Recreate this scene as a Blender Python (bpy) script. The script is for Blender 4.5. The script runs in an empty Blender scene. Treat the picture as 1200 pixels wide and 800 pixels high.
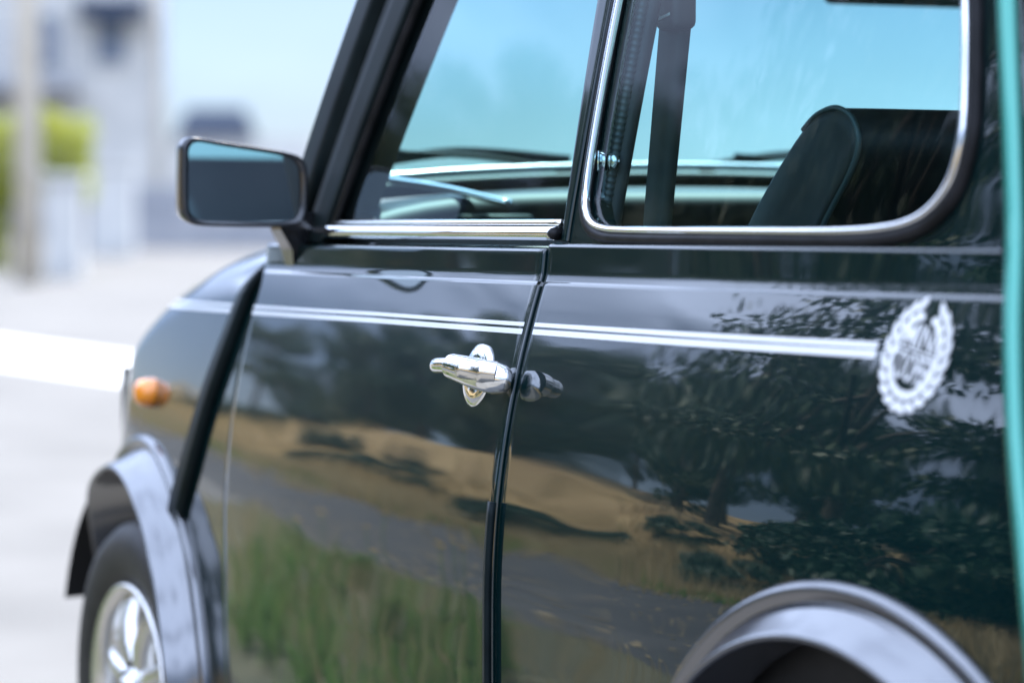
import bpy, bmesh, math, random
import numpy as np
from mathutils import Vector, Matrix, noise
random.seed(7); rng = np.random.default_rng(7)
PI = math.pi; R = math.radians
sc = bpy.context.scene
C = sc.collection

# ------------------------------------------------------------------ camera
FPX = 3800.0                                   # focal length in px of a 1200 px wide frame
cam_d = bpy.data.cameras.new('camera'); cam = bpy.data.objects.new('camera', cam_d); C.objects.link(cam)
cam.location = (4.40, -1.425, 0.923)
YAW = R(64.75); PIT = -math.atan(138 / FPX)
cam.rotation_euler = (PI / 2 + PIT, 0, YAW)
cam_d.sensor_width = 36; cam_d.lens = FPX / 1200 * 36
cam_d.clip_start = 0.05; cam_d.clip_end = 3000
cam_d.dof.use_dof = True; cam_d.dof.focus_distance = 3.47
cam_d.dof.aperture_fstop = cam_d.lens / 33.5
cam_d.dof.aperture_blades = 0
sc.camera = cam
sc.render.resolution_x = 1024; sc.render.resolution_y = 682

# ------------------------------------------------------------------ world, sun, exposure
SUN_EL = R(57); SUN_AZ = R(133)               # azimuth from +X (behind the car) towards +Y: ahead and over the far side of the car
w = bpy.data.worlds.new('World'); sc.world = w; w.use_nodes = True
nt = w.node_tree; bg = nt.nodes['Background']
sky = nt.nodes.new('ShaderNodeTexSky'); sky.sky_type = 'NISHITA'; sky.sun_disc = False
sky.sun_elevation = SUN_EL; sky.sun_rotation = PI / 2 - SUN_AZ
sky.air_density = .75; sky.dust_density = .1; sky.ozone_density = 2.2
tc = nt.nodes.new('ShaderNodeTexCoord'); mp = nt.nodes.new('ShaderNodeMapping')
mp.inputs['Scale'].default_value = (1, 1, 3.2)
nz = nt.nodes.new('ShaderNodeTexNoise'); nz.inputs['Scale'].default_value = 2.6; nz.inputs['Detail'].default_value = 6
nz.inputs['Roughness'].default_value = .55
rp = nt.nodes.new('ShaderNodeValToRGB'); rp.color_ramp.elements[0].position = .27; rp.color_ramp.elements[1].position = .50
rp.color_ramp.elements[1].color = (.95, .95, .95, 1)
mx = nt.nodes.new('ShaderNodeMix'); mx.data_type = 'RGBA'
nt.links.new(tc.outputs['Generated'], mp.inputs[0]); nt.links.new(mp.outputs[0], nz.inputs['Vector'])
nt.links.new(nz.outputs[0], rp.inputs[0])
sx = nt.nodes.new('ShaderNodeSeparateXYZ'); nt.links.new(tc.outputs['Generated'], sx.inputs[0])
mr = nt.nodes.new('ShaderNodeMapRange'); mr.interpolation_type = 'SMOOTHSTEP'; mr.inputs['From Min'].default_value = .12; mr.inputs['From Max'].default_value = .27
mr.inputs['To Min'].default_value = .10; nt.links.new(sx.outputs[2], mr.inputs[0])     # broken cloud overhead thins towards a clear horizon
mm = nt.nodes.new('ShaderNodeMath'); mm.operation = 'MULTIPLY'; nt.links.new(rp.outputs[0], mm.inputs[0]); nt.links.new(mr.outputs[0], mm.inputs[1])
nt.links.new(mm.outputs[0], mx.inputs[0])
nt.links.new(sky.outputs[0], mx.inputs[6]); mx.inputs[7].default_value = (29, 34, 41, 1)
tint = nt.nodes.new('ShaderNodeMix'); tint.data_type = 'RGBA'; tint.blend_type = 'MULTIPLY'; tint.inputs[0].default_value = 1
tint.inputs[7].default_value = (.86, .885, 1.03, 1)     # cool white balance of the photograph
nt.links.new(mx.outputs[2], tint.inputs[6]); nt.links.new(tint.outputs[2], bg.inputs[0]); bg.inputs[1].default_value = 0.05
sl = bpy.data.lights.new('sun', 'SUN'); so = bpy.data.objects.new('sun', sl); C.objects.link(so)
sl.energy = 4.9; sl.angle = R(.53); sl.color = (1, .955, .88)
sd = Vector((math.cos(SUN_EL) * math.cos(SUN_AZ), math.cos(SUN_EL) * math.sin(SUN_AZ), math.sin(SUN_EL)))
so.rotation_euler = sd.to_track_quat('Z', 'Y').to_euler(); so.location = (6, 2, 12)
sc.view_settings.view_transform = 'Standard'; sc.view_settings.look = 'None'
sc.view_settings.gamma = 1; sc.view_settings.exposure = 1.05
sc.cycles.use_denoising = True
sc.cycles.max_bounces = 14; sc.cycles.transparent_max_bounces = 16; sc.cycles.glossy_bounces = 6
sc.cycles.caustics_reflective = False; sc.cycles.caustics_refractive = False

# ------------------------------------------------------------------ materials
def mat(name, col, rough=.5, metal=0, **k):
    m = bpy.data.materials.new(name); m.use_nodes = True
    b = m.node_tree.nodes['Principled BSDF']
    b.inputs['Base Color'].default_value = (*col, 1); b.inputs['Roughness'].default_value = rough
    b.inputs['Metallic'].default_value = metal
    for kk, v in k.items(): b.inputs[kk.replace('_', ' ')].default_value = v
    return m
def noisy(m, c2, scale=5, detail=6, lo=.35, hi=.65, bump=0, bscale=None, dist=.01, coord='Object', stretch=None):
    t = m.node_tree; b = t.nodes['Principled BSDF']
    tcn = t.nodes.new('ShaderNodeTexCoord'); n = t.nodes.new('ShaderNodeTexNoise')
    n.inputs['Scale'].default_value = scale; n.inputs['Detail'].default_value = detail
    src = tcn.outputs[coord]
    if stretch:
        mpn = t.nodes.new('ShaderNodeMapping'); mpn.inputs['Scale'].default_value = stretch
        t.links.new(src, mpn.inputs[0]); src = mpn.outputs[0]
    t.links.new(src, n.inputs['Vector'])
    r = t.nodes.new('ShaderNodeValToRGB'); r.color_ramp.elements[0].position = lo; r.color_ramp.elements[1].position = hi
    r.color_ramp.elements[0].color = b.inputs['Base Color'].default_value; r.color_ramp.elements[1].color = (*c2, 1)
    t.links.new(n.outputs[0], r.inputs[0]); t.links.new(r.outputs[0], b.inputs['Base Color'])
    if bump:
        n2 = t.nodes.new('ShaderNodeTexNoise'); n2.inputs['Scale'].default_value = bscale or scale * 8
        n2.inputs['Detail'].default_value = 4
        bp = t.nodes.new('ShaderNodeBump'); bp.inputs['Strength'].default_value = bump; bp.inputs['Distance'].default_value = dist
        t.links.new(src, n2.inputs['Vector']); t.links.new(n2.outputs[0], bp.inputs['Height']); t.links.new(bp.outputs[0], b.inputs['Normal'])
    return m
def paint_mat(name, col, flake=0):
    m = mat(name, col, .38, flake, Coat_Weight=1.0, Coat_Roughness=.008, Coat_IOR=1.78, Specular_IOR_Level=.05)
    t = m.node_tree; b = t.nodes['Principled BSDF']
    tcn = t.nodes.new('ShaderNodeTexCoord')
    n = t.nodes.new('ShaderNodeTexNoise'); n.inputs['Scale'].default_value = 7; n.inputs['Detail'].default_value = 1
    n2 = t.nodes.new('ShaderNodeTexNoise'); n2.inputs['Scale'].default_value = 420; n2.inputs['Detail'].default_value = 1
    b1 = t.nodes.new('ShaderNodeBump'); b1.inputs['Strength'].default_value = 1; b1.inputs['Distance'].default_value = .0014
    b2 = t.nodes.new('ShaderNodeBump'); b2.inputs['Strength'].default_value = 1; b2.inputs['Distance'].default_value = .000006
    mpn = t.nodes.new('ShaderNodeMapping'); mpn.inputs['Scale'].default_value = (.40, 1, 1.9)
    t.links.new(tcn.outputs['Object'], mpn.inputs[0]); n.inputs['Detail'].default_value = 1.0; n.inputs['Roughness'].default_value = .35
    for q, bb, vec in ((n, b1, mpn.outputs[0]), (n2, b2, tcn.outputs['Object'])):
        t.links.new(vec, q.inputs['Vector']); t.links.new(q.outputs[0], bb.inputs['Height'])
    t.links.new(b1.outputs[0], b2.inputs['Normal']); t.links.new(b2.outputs[0], b.inputs['Coat Normal'])
    t.links.new(b1.outputs[0], b.inputs['Normal'])
    return m
def glass_mat(name, tint, rough=0.0, ior=1.5):
    m = bpy.data.materials.new(name); m.use_nodes = True; t = m.node_tree; t.nodes.clear()
    o = t.nodes.new('ShaderNodeOutputMaterial'); mixn = t.nodes.new('ShaderNodeMixShader')
    tr = t.nodes.new('ShaderNodeBsdfTransparent'); tr.inputs[0].default_value = (*tint, 1)
    gl = t.nodes.new('ShaderNodeBsdfGlossy'); gl.inputs['Roughness'].default_value = rough
    lw = t.nodes.new('ShaderNodeLayerWeight'); lw.inputs[0].default_value = .5
    pw = t.nodes.new('ShaderNodeMath'); pw.operation = 'POWER'; pw.inputs[1].default_value = 5
    ma = t.nodes.new('ShaderNodeMath'); ma.operation = 'MULTIPLY_ADD'; ma.inputs[1].default_value = .93; ma.inputs[2].default_value = .035
    t.links.new(lw.outputs['Facing'], pw.inputs[0]); t.links.new(pw.outputs[0], ma.inputs[0])
    t.links.new(ma.outputs[0], mixn.inputs[0]); t.links.new(tr.outputs[0], mixn.inputs[1]); t.links.new(gl.outputs[0], mixn.inputs[2])
    t.links.new(mixn.outputs[0], o.inputs[0]); return m
M = {}
M['paint'] = paint_mat('green_paint', (.0001, .0100, .0108))
M['seam_glare'] = mat('seam_cover_glare', (.025, .25, .19), .2, .5, Coat_Weight=1.0, Coat_Roughness=.02)  # glare on the green seam trim, put into a brighter base colour
M['chrome'] = mat('chrome', (.86, .87, .88), .035, 1)
M['satin'] = mat('satin_steel', (.74, .72, .68), .16, 1)
M['rubber'] = noisy(mat('black_rubber', (.006, .0065, .007), .45, Specular_IOR_Level=.2), (.016, .016, .018), 30)
M['flare'] = noisy(mat('flare_plastic', (.022, .025, .032), .4, Coat_Weight=1.0, Coat_Roughness=.16, Coat_IOR=2.5, Specular_IOR_Level=.0), (.034, .037, .046), 7, bump=.1, bscale=700, dist=.0003)
M['plastic'] = noisy(mat('black_plastic', (.012, .014, .017), .26, Coat_Weight=.5, Coat_Roughness=.12), (.018, .02, .024), 12, bump=.15, bscale=900, dist=.0004)
M['trim_black'] = noisy(mat('dark_trim', (.005, .009, .010), .42, Specular_IOR_Level=.08), (.009, .015, .016), 20)
M['interior'] = noisy(mat('dark_vinyl', (.012, .013, .014), .55), (.02, .02, .021), 40, bump=.3, bscale=500, dist=.001)
M['dash'] = noisy(mat('dash_vinyl', (.006, .007, .008), .5, Specular_IOR_Level=.25), (.009, .010, .012), 30, bump=.15, bscale=600, dist=.0006)
M['seat'] = noisy(mat('seat_vinyl', (.010, .011, .011), .6), (.018, .019, .018), 14, bump=.25, bscale=700, dist=.0006)
M['piping'] = mat('seat_piping', (.05, .07, .07), .45)
M['seal'] = noisy(mat('draught_seal', (.03, .036, .038), .4), (.045, .052, .052), 30)
M['belt'] = noisy(mat('belt_webbing', (.016, .022, .021), .7), (.024, .030, .028), 60, bump=.5, bscale=1500, dist=.0008)
M['label'] = mat('white_print', (.78, .78, .78), .4)
M['stripe'] = mat('white_stripe', (.88, .88, .87), .25, Coat_Weight=.6, Coat_Roughness=.04)
M['tyre'] = noisy(mat('tyre_rubber', (.014, .013, .0125), .6), (.028, .025, .023), 25, bump=.3, bscale=200, dist=.002)
M['alloy'] = mat('alloy', (.72, .70, .66), .24, .85)
M['amber'] = mat('amber_lens', (.98, .30, .008), .25, Coat_Weight=1.0)
M['red'] = mat('red_lens', (.5, .012, .01), .12, Coat_Weight=1.0)
M['glass'] = glass_mat('tinted_glass', (.66, .89, .915))
M['screen'] = glass_mat('screen_glass', (.66, .90, .925))
M['mirror'] = mat('mirror_silver', (.80, .88, .88), .0, 1)
M['lamp'] = mat('lamp_glass', (.85, .88, .9), .08, .3, Coat_Weight=1.0)
M['headlining'] = mat('headlining', (.5, .5, .48), .8)
M['asphalt'] = noisy(mat('asphalt', (.102, .098, .089), .9), (.142, .136, .124), .9, 8, bump=.5, bscale=140, dist=.006)
M['white_line'] = noisy(mat('road_paint', (.72, .72, .70), .7), (.8, .8, .78), 3)
M['soil'] = noisy(mat('dry_bank', (.21, .135, .055), .95), (.40, .29, .13), .8, 8, .3, .7, bump=.6, bscale=9, dist=.08)
M['verge'] = noisy(mat('verge_soil', (.05, .055, .028), .95), (.10, .095, .05), 2, 6, bump=.6, bscale=30, dist=.02)
def leaf_mat(name, c1, c2, trans=.25):
    m = mat(name, c1, .55); t = m.node_tree; b = t.nodes['Principled BSDF']
    oi = t.nodes.new('ShaderNodeNewGeometry'); mixc = t.nodes.new('ShaderNodeMix'); mixc.data_type = 'RGBA'
    t.links.new(oi.outputs['Random Per Island'], mixc.inputs[0])
    mixc.inputs[6].default_value = (*c1, 1); mixc.inputs[7].default_value = (*c2, 1)
    t.links.new(mixc.outputs[2], b.inputs['Base Color'])
    tl = t.nodes.new('ShaderNodeBsdfTranslucent'); t.links.new(mixc.outputs[2], tl.inputs[0])
    ms = t.nodes.new('ShaderNodeMixShader'); ms.inputs[0].default_value = trans
    o = t.nodes['Material Output']
    t.links.new(b.outputs[0], ms.inputs[1]); t.links.new(tl.outputs[0], ms.inputs[2]); t.links.new(ms.outputs[0], o.inputs[0])
    return m
M['leaf'] = leaf_mat('tree_leaf', (.009, .036, .016), (.028, .072, .026), .05)
M['leaf2'] = leaf_mat('dry_leaf', (.014, .042, .018), (.055, .085, .024), .05)
M['weed'] = leaf_mat('weed_leaf', (.07, .17, .02), (.17, .30, .05), .45)
M['hedge_leaf'] = leaf_mat('hedge_leaf', (.27, .33, .045), (.44, .43, .08), .45)
M['straw'] = leaf_mat('dry_grass', (.34, .25, .11), (.52, .41, .20), .3)
M['flower'] = mat('yellow_petal', (.8, .5, .02), .6)
M['bark'] = noisy(mat('bark', (.06, .045, .032), .9), (.12, .095, .07), 8, 6, bump=.8, bscale=20, dist=.03)
M['render_wall'] = noisy(mat('pale_render', (.50, .49, .45), .9), (.60, .58, .53), 1.5, 6)
M['window_dark'] = mat('window_dark', (.14, .17, .22), .08)
M['concrete'] = noisy(mat('concrete', (.26, .27, .29), .9), (.36, .36, .37), 2.5, 6, bump=.4, bscale=40, dist=.01)
M['pole'] = noisy(mat('pole_concrete', (.58, .52, .42), .85), (.66, .60, .5), 3)
M['white_wood'] = noisy(mat('white_post', (.60, .59, .55), .6), (.50, .49, .46), 4)
M['roof_tile'] = noisy(mat('slate_roof', (.035, .045, .065), 1.0, Specular_IOR_Level=0), (.05, .06, .08), 4)
M['plate_black'] = mat('shadow_liner', (.006, .006, .006), .9)

# ------------------------------------------------------------------ object helpers
def obj(name, me, m, parent=None, kind=None, smooth=True, label=None):
    o = bpy.data.objects.new(name, me); C.objects.link(o)
    if m is not None: me.materials.append(M[m] if isinstance(m, str) else m)
    if parent: o.parent = parent
    if kind: o['kind'] = kind
    if label: o['label'] = label
    if smooth: me.polygons.foreach_set('use_smooth', [True] * len(me.polygons))
    return o
def pyd(v, f, name='m'):
    me = bpy.data.meshes.new(name); me.from_pydata([tuple(map(float, a)) for a in v], [], f); me.update(); return me
def tag(o, label, cat, group=None):
    o['label'] = label; o['category'] = cat
    if group: o['group'] = group
    return o
def empty(name, loc, label, cat, group=None):
    o = bpy.data.objects.new(name, None); C.objects.link(o); o.location = loc; o.empty_display_size = .2
    return tag(o, label, cat, group)
CY0 = .70                                       # the car's centre plane
def mirror_mesh(me):
    m2 = me.copy(); bm = bmesh.new(); bm.from_mesh(m2)
    for v in bm.verts: v.co.y = 2 * CY0 - v.co.y
    bmesh.ops.reverse_faces(bm, faces=bm.faces); bm.to_mesh(m2); bm.free(); m2.update(); return m2
def both(name, me, m, parent, smooth=True, label=None):
    a = obj(name, me, m, parent, smooth=smooth, label=label)
    m2 = mirror_mesh(me); b = obj(name, m2, None, parent, smooth=smooth); return a, b

def grid_mesh(pts, flange=None, r=.003, depth=.012, flip=False, closed_u=False):
    """pts[j][i] -> mesh; flange: edges ('l','r','b','t') that roll over and turn in"""
    P = [[Vector(p) for p in row] for row in pts]
    if flange:
        def outward(row, nxt): return [(a - b).normalized() for a, b in zip(row, nxt)]
        nj, ni = len(P), len(P[0])
        nrm = [[None] * ni for _ in range(nj)]
        for j in range(nj):
            for i in range(ni):
                du = P[j][min(i + 1, ni - 1)] - P[j][max(i - 1, 0)]; dv = P[min(j + 1, nj - 1)][i] - P[max(j - 1, 0)][i]
                n = du.cross(dv); n.normalize()
                if n.y > 0: n = -n
                nrm[j][i] = n
        def roll(edge, inner, ns):
            out = []
            for a in (30, 60, 90):
                a = R(a); out.append([e + t * (r * math.sin(a)) - n * (r * (1 - math.cos(a))) for e, t, n in zip(edge, outward(edge, inner), ns)])
            out.append([e + t * r - n * (r + depth) for e, t, n in zip(edge, outward(edge, inner), ns)])
            return out
        if 't' in flange:
            ex = roll(P[-1], P[-2], nrm[-1]); P += ex; nrm += [nrm[-1]] * 4
        if 'b' in flange:
            ex = roll(P[0], P[1], nrm[0]); P = ex[::-1] + P; nrm = [nrm[0]] * 4 + nrm
        for s in 'rl':
            if s in flange:
                k, k2 = (-1, -2) if s == 'r' else (0, 1)
                ex = roll([row[k] for row in P], [row[k2] for row in P], [q[k] for q in nrm])
                for j in range(len(P)):
                    add = [e[j] for e in ex]
                    P[j] = P[j] + add if s == 'r' else add[::-1] + P[j]
                    nrm[j] = nrm[j] + [nrm[j][-1]] * 4 if s == 'r' else [nrm[j][0]] * 4 + nrm[j]
    nj, ni = len(P), len(P[0]); v = [p for row in P for p in row]; f = []
    for j in range(nj - 1):
        for i in range(ni - (0 if closed_u else 1)):
            i2 = (i + 1) % ni
            q = (j * ni + i, j * ni + i2, (j + 1) * ni + i2, (j + 1) * ni + i)
            f.append(q[::-1] if flip else q)
    return pyd(v, f)
def frames(path, closed=False, up=None):
    P = [Vector(p) for p in path]; n = len(P); T = []
    for i in range(n):
        a = P[(i - 1) % n] if (closed or i > 0) else P[i]; b = P[(i + 1) % n] if (closed or i < n - 1) else P[i]
        T.append((b - a).normalized())
    return P, T
def sweep(path, prof, closed=False, side=None, caps=True, scale=None):
    """prof: list of (a, b): a along the 'side' direction (made perpendicular), b along tangent x side"""
    P, T = frames(path, closed); n = len(P); k = len(prof); v = []; f = []
    for i in range(n):
        sdv = Vector(side[i] if isinstance(side, list) else side) if side is not None else Vector((0, 0, 1))
        s_ = (sdv - T[i] * sdv.dot(T[i]))
        if s_.length < 1e-6: s_ = T[i].orthogonal()
        s_.normalize(); t_ = T[i].cross(s_)
        q = scale[i] if scale else 1
        for a, b in prof: v.append(P[i] + s_ * (a * q) + t_ * (b * q))
    for i in range(n if closed else n - 1):
        i2 = (i + 1) % n
        for j in range(k):
            j2 = (j + 1) % k; f.append((i * k + j, i * k + j2, i2 * k + j2, i2 * k + j))
    if caps and not closed: f.append(tuple(range(k))[::-1]); f.append(tuple((n - 1) * k + j for j in range(k)))
    return pyd(v, f)
def circ(r, n=10, rb=None):
    rb = rb or r; return [(r * math.cos(2 * PI * i / n), rb * math.sin(2 * PI * i / n)) for i in range(n)]
def spline(pts, n=8, closed=False):
    P = [Vector(p) for p in pts]; m = len(P); out = []
    for i in range(m if closed else m - 1):
        g = (lambda k: P[k % m]) if closed else (lambda k: P[max(0, min(m - 1, k))])
        p0, p1, p2, p3 = g(i - 1), g(i), g(i + 1), g(i + 2)
        for k in range(n):
            t = k / n
            out.append(.5 * ((2 * p1) + (p2 - p0) * t + (2 * p0 - 5 * p1 + 4 * p2 - p3) * t * t + (3 * p1 - p0 - 3 * p2 + p3) * t ** 3))
    if not closed: out.append(P[-1])
    return out
def lathe(prof, n=48, axis='y', a0=0, a1=2 * PI):
    """prof: (radius, offset along axis)"""
    v = []; f = []; k = len(prof); full = abs(a1 - a0 - 2 * PI) < 1e-6; m = n if full else n + 1
    for i in range(m):
        a = a0 + (a1 - a0) * i / n
        for r_, o_ in prof: v.append((r_ * math.cos(a), o_, r_ * math.sin(a)))
    for i in range(n):
        i2 = (i + 1) % m
        for j in range(k - 1): f.append((i * k + j, i * k + j + 1, i2 * k + j + 1, i2 * k + j))
    return pyd(v, f)
def move_mesh(me, off, rot=None):
    if rot is not None: me.transform(rot)
    me.transform(Matrix.Translation(off)); return me
def box_mesh(x0, x1, y0, y1, z0, z1, bev=0, seg=2):
    bm = bmesh.new(); bmesh.ops.create_cube(bm, size=1)
    for v in bm.verts: v.co = Vector(((x0 + x1) / 2 + v.co.x * (x1 - x0), (y0 + y1) / 2 + v.co.y * (y1 - y0), (z0 + z1) / 2 + v.co.z * (z1 - z0)))
    if bev: bmesh.ops.bevel(bm, geom=bm.edges[:], offset=bev, segments=seg, affect='EDGES', profile=.5)
    me = bpy.data.meshes.new('b'); bm.to_mesh(me); bm.free(); return me
def join(meshes):
    v = []; f = []
    for me in meshes:
        o = len(v); v += [p.co.copy() for p in me.vertices]; f += [tuple(o + i for i in p.vertices) for p in me.polygons]
    return pyd(v, f)
def lerp_table(tab, x):
    xs = [t[0] for t in tab]; ys = [t[1] for t in tab]; return float(np.interp(x, xs, ys))
def smooth_table(tab, lo, hi, n=200):
    xs = np.linspace(lo, hi, n); ys = np.interp(xs, [t[0] for t in tab], [t[1] for t in tab])
    k = max(3, n // 12); ker = np.hanning(2 * k + 1); ker /= ker.sum()
    yp = np.concatenate([2 * ys[0] - ys[k:0:-1], ys, 2 * ys[-1] - ys[-2:-k - 2:-1]])
    ys = np.convolve(yp, ker, 'valid'); return lambda x: float(np.interp(x, xs, ys))

# ------------------------------------------------------------------ body side surface  Y = S(X, z)
def T_(X):
    t = 0.
    if X < 1.33: t = .04 * ((1.33 - X) / .91) ** 1.8
    if X > 1.6: t = .055 * ((X - 1.6) / .65) ** 2
    if X < -.18: t += 1.7 * (-.18 - X) ** 2
    return t
def slope(z):
    if z < .52: return .25 * (z - .46) if z < .46 else 0.
    if z < .866: return .96 * (z - .52)
    if z < .874:
        t = (z - .866) / .008; t = t * t * (3 - 2 * t); return .332 * (1 - t) + .10 * t
    return .10
_z = np.arange(.10, .95, .0005); _s = np.array([slope(z) for z in _z])
_k = np.hanning(61); _k /= _k.sum()
_sm = np.convolve(np.pad(_s, 30, mode='edge'), _k, 'valid')
_keep = np.clip((np.abs(_z - .87) - .012) / .02, 0, 1); _s = _s * (1 - _keep) + _sm * _keep
_c = np.concatenate([[0], np.cumsum((_s[1:] + _s[:-1]) / 2 * .0005)]); _c -= np.interp(.5, _z, _c)
def P_(z): return float(np.interp(z, _z, _c))
def S(X, z): return P_(z) + T_(X)
def U(X, z): return .074 + .15 * (z - .9) + .06 * (z - .9) ** 2 + T_(X) * max(.3, 1 - max(0, z - .9) * 1.0)
def zrows(z0, z1):
    zz = list(np.arange(z0, .83, .022)) + list(np.arange(.83, .862, .004)) + list(np.arange(.862, .880, .001)) + list(np.arange(.882, z1, .004)) + [z1]
    return [z for z in zz if z >= z0]
AXF, AXR, AXZ = -.045, 1.994, .255                # axles
ARCH_R = .325
seamC = smooth_table([(.2, 2.25), (.45, 2.255), (.588, 2.232), (.675, 2.208), (.743, 2.183), (.80, 2.163), (.896, 2.126), (1.004, 2.104), (1.114, 2.076), (1.25, 2.042)], .2, 1.25)
seamA = smooth_table([(.25, .13), (.45, .145), (.512, .165), (.589, .235), (.673, .287), (.767, .345), (.83, .372), (.878, .388), (.93, .40)], .25, .93)

car = empty('parked_car', (0.96, CY0, 0), 'small dark green vintage two-door car with white side stripes and chrome trim', 'car')
car_off = Vector((0.96, CY0, 0))
def cpart(name, me, m, parent=None, smooth=True, label=None, sides=False):
    """a part of the car given in world coordinates"""
    par = parent or car
    o = obj(name, me, m, None, smooth=smooth, label=label); o.parent = par; o.matrix_parent_inverse = Matrix.Translation(-car_off)
    if sides:
        m2 = mirror_mesh(me); o2 = obj(name, m2, None, None, smooth=smooth); o2.parent = par; o2.matrix_parent_inverse = Matrix.Translation(-car_off)
        return o, o2
    return o
def sub(name, me, m, parent, smooth=True, label=None):
    o = obj(name, me, m, None, smooth=smooth, label=label); o.parent = parent; return o

# doors ------------------------------------------------------------------
rows = zrows(.24, .8935); xs = np.linspace(.421, 1.329, 70)
door_me = grid_mesh([[(x, S(x, z) - .0035, z) for x in xs] for z in rows], 'lrbt', r=.0035, depth=.02)
door, door2 = cpart('door', door_me, 'paint', sides=True)
# upper door frame (A-pillar side, roof side, B-pillar side)
def xb(z): return 1.360 + .075 * (z - .9)
def xglass(z): return .640 + .72 * (z - .93)
def xfront(z): return .476 + .66 * (z - .93)
def ustrip(xa, xb_, z0, z1, n=26, m=5, off=0, **k):
    return grid_mesh([[((1 - u) * xa(z) + u * xb_(z), U((1 - u) * xa(z) + u * xb_(z), z) - off, z) for u in np.linspace(0, 1, m)] for z in np.linspace(z0, z1, n)], **k)
xmid = lambda z: (xfront(z) * .45 + xglass(z) * .55)
fr_front = ustrip(lambda z: xmid(z) + .008, lambda z: xglass(z) - .006, .90, 1.245, off=.006, flange='lr', r=.004, depth=.03)
fr_rear = ustrip(lambda z: xb(z) - .012 - .07 * (z - .93), lambda z: xb(z) - .004, .905, 1.245, off=.004, flange='lr', r=.004, depth=.03)
fr_top = grid_mesh([[(x, U(x, z) - .004, z) for x in np.linspace(xmid(1.22) + .01, xb(1.22) - .004, 30)] for z in np.linspace(1.205, 1.242, 4)], 'tb', r=.004, depth=.03)
for par, k in ((door, 0), (door2, 1)):
    for me in (fr_front, fr_rear, fr_top):
        m_ = me if k == 0 else mirror_mesh(me); o = sub('window_frame', m_, ('trim_black' if me is fr_front else 'paint') if k == 0 else None, par)
def loop_pts(xz, n=6, closed=True, off=0, surf=U):
    return [(p.x, surf(p.x, p.z) - off, p.z) for p in spline([(a, 0, b) for a, b in xz], n, closed)]
# door pane
dz = np.linspace(.905, 1.212, 16)
pane = grid_mesh([[((1 - u) * (xglass(z) - .01) + u * (xb(z) - .010), U((1 - u) * xglass(z) + u * xb(z), z) + .010, z) for u in np.linspace(0, 1, 14)] for z in dz])
for par, k in ((door, 0), (door2, 1)): sub('window_pane', pane if k == 0 else mirror_mesh(pane), 'glass' if k == 0 else None, par)
# rubber along the glass, front and rear
gs = [(xglass(z) + .001, U(xglass(z), z) + .004, z) for z in np.linspace(.915, 1.22, 12)]
gr = [(xb(z) - .012 - .07 * (z - .93), U(xb(z), z) + .004, z) for z in np.linspace(.915, 1.22, 12)]
for par, k in ((door, 0), (door2, 1)):
    for g in (gs, gr):
        me = sweep(g, circ(.006, 8), side=(0, -1, 0)); sub('glass_channel', me if k == 0 else mirror_mesh(me), 'rubber', par)
# chrome waist moulding: two rails, rounded front end, dark end cap at the rear
wp = [(x, U(x, .908) - .004, .9125) for x in np.linspace(.545, 1.335, 40)]
prof = [(-.0075, .002), (-.006, .0065), (-.001, .0085), (.004, .0075), (.0072, .004), (.0075, -.001), (-.0075, -.002)]
scl = [min(1, .25 + (i / 2.2) ** .6 * .75) if i < 3 else 1 for i in range(40)]
wm = sweep(wp, [(a * .95, -b) for a, b in prof], side=(0, 0, 1), scale=scl)
wm2 = sweep([(x, U(x, .92) + .004, .9235) for x in np.linspace(.56, 1.330, 30)], circ(.0042, 8, .005), side=(0, 0, 1))
cap = sweep([(1.333, U(1.333, .908) - .004, .9125), (1.338, U(1.338, .908) - .004, .9125)], circ(.0070, 10, .0090), side=(0, 0, 1))
for par, k in ((door, 0), (door2, 1)):
    g = (lambda q: q) if k == 0 else mirror_mesh
    sub('waist_moulding', g(wm), 'chrome' if k == 0 else None, par); sub('glass_wiper_strip', g(wm2), 'satin' if k == 0 else None, par); sub('moulding_end_cap', g(cap), 'rubber' if k == 0 else None, par)
# door edge guard
eg = sweep([(1.3245, S(1.3245, z) - .005, z) for z in np.linspace(.30, .632, 24)], [(-.0065, -.001), (-.0065, .0022), (-.003, .0040), (.005, .0040), (.0085, .0022), (.0085, -.004)], side=(1, 0, 0))
for par, k in ((door, 0), (door2, 1)): sub('edge_guard', eg if k == 0 else mirror_mesh(eg), 'trim_black' if k == 0 else None, par)

# front wing -------------------------------------------------------------
H = smooth_table([(-.44, .62), (-.40, .68), (-.36, .72), (-.25, .790), (-.1, .846), (.1, .889), (.3, .906), (.42, .908)], -.44, .42)
def arch_z(X, ax, r=ARCH_R):
    q = r * r - (X - ax) ** 2; return AXZ + math.sqrt(q) if q > 0 else AXZ
wx = sorted(set([round(x, 4) for x in np.linspace(-.43, .413, 60)]))
wing_rows = []
NS = 34; NR = 16
for x in wx:
    h = H(x); lo = .27 if x > AXF else .40; z0 = max(lo, arch_z(x, AXF) if abs(x - AXF) < ARCH_R else lo); rr = .085; zk = h - rr
    col = []
    for k in range(NS):
        z = z0 + (zk - z0) * k / (NS - 1); col.append((x, S(x, z), z))
    yk = S(x, zk); sl_ = slope(min(zk, .86)); a0 = math.atan(sl_)
    depth = .15
    for k in range(1, NR + 1):
        a = (PI / 2) * k / NR
        # rounded shoulder that leaves the side tangentially
        yy = yk + depth * (1 - math.cos(a)) + sl_ * rr * math.sin(a) * (1 - k / NR) * .9; zz = zk + rr * math.sin(a)
        col.append((x, yy, zz))
    for k in range(1, 7): col.append((x, yk + depth + .12 * k / 6, h - .004 * (k / 6) ** 2))
    wing_rows.append(col)
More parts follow.
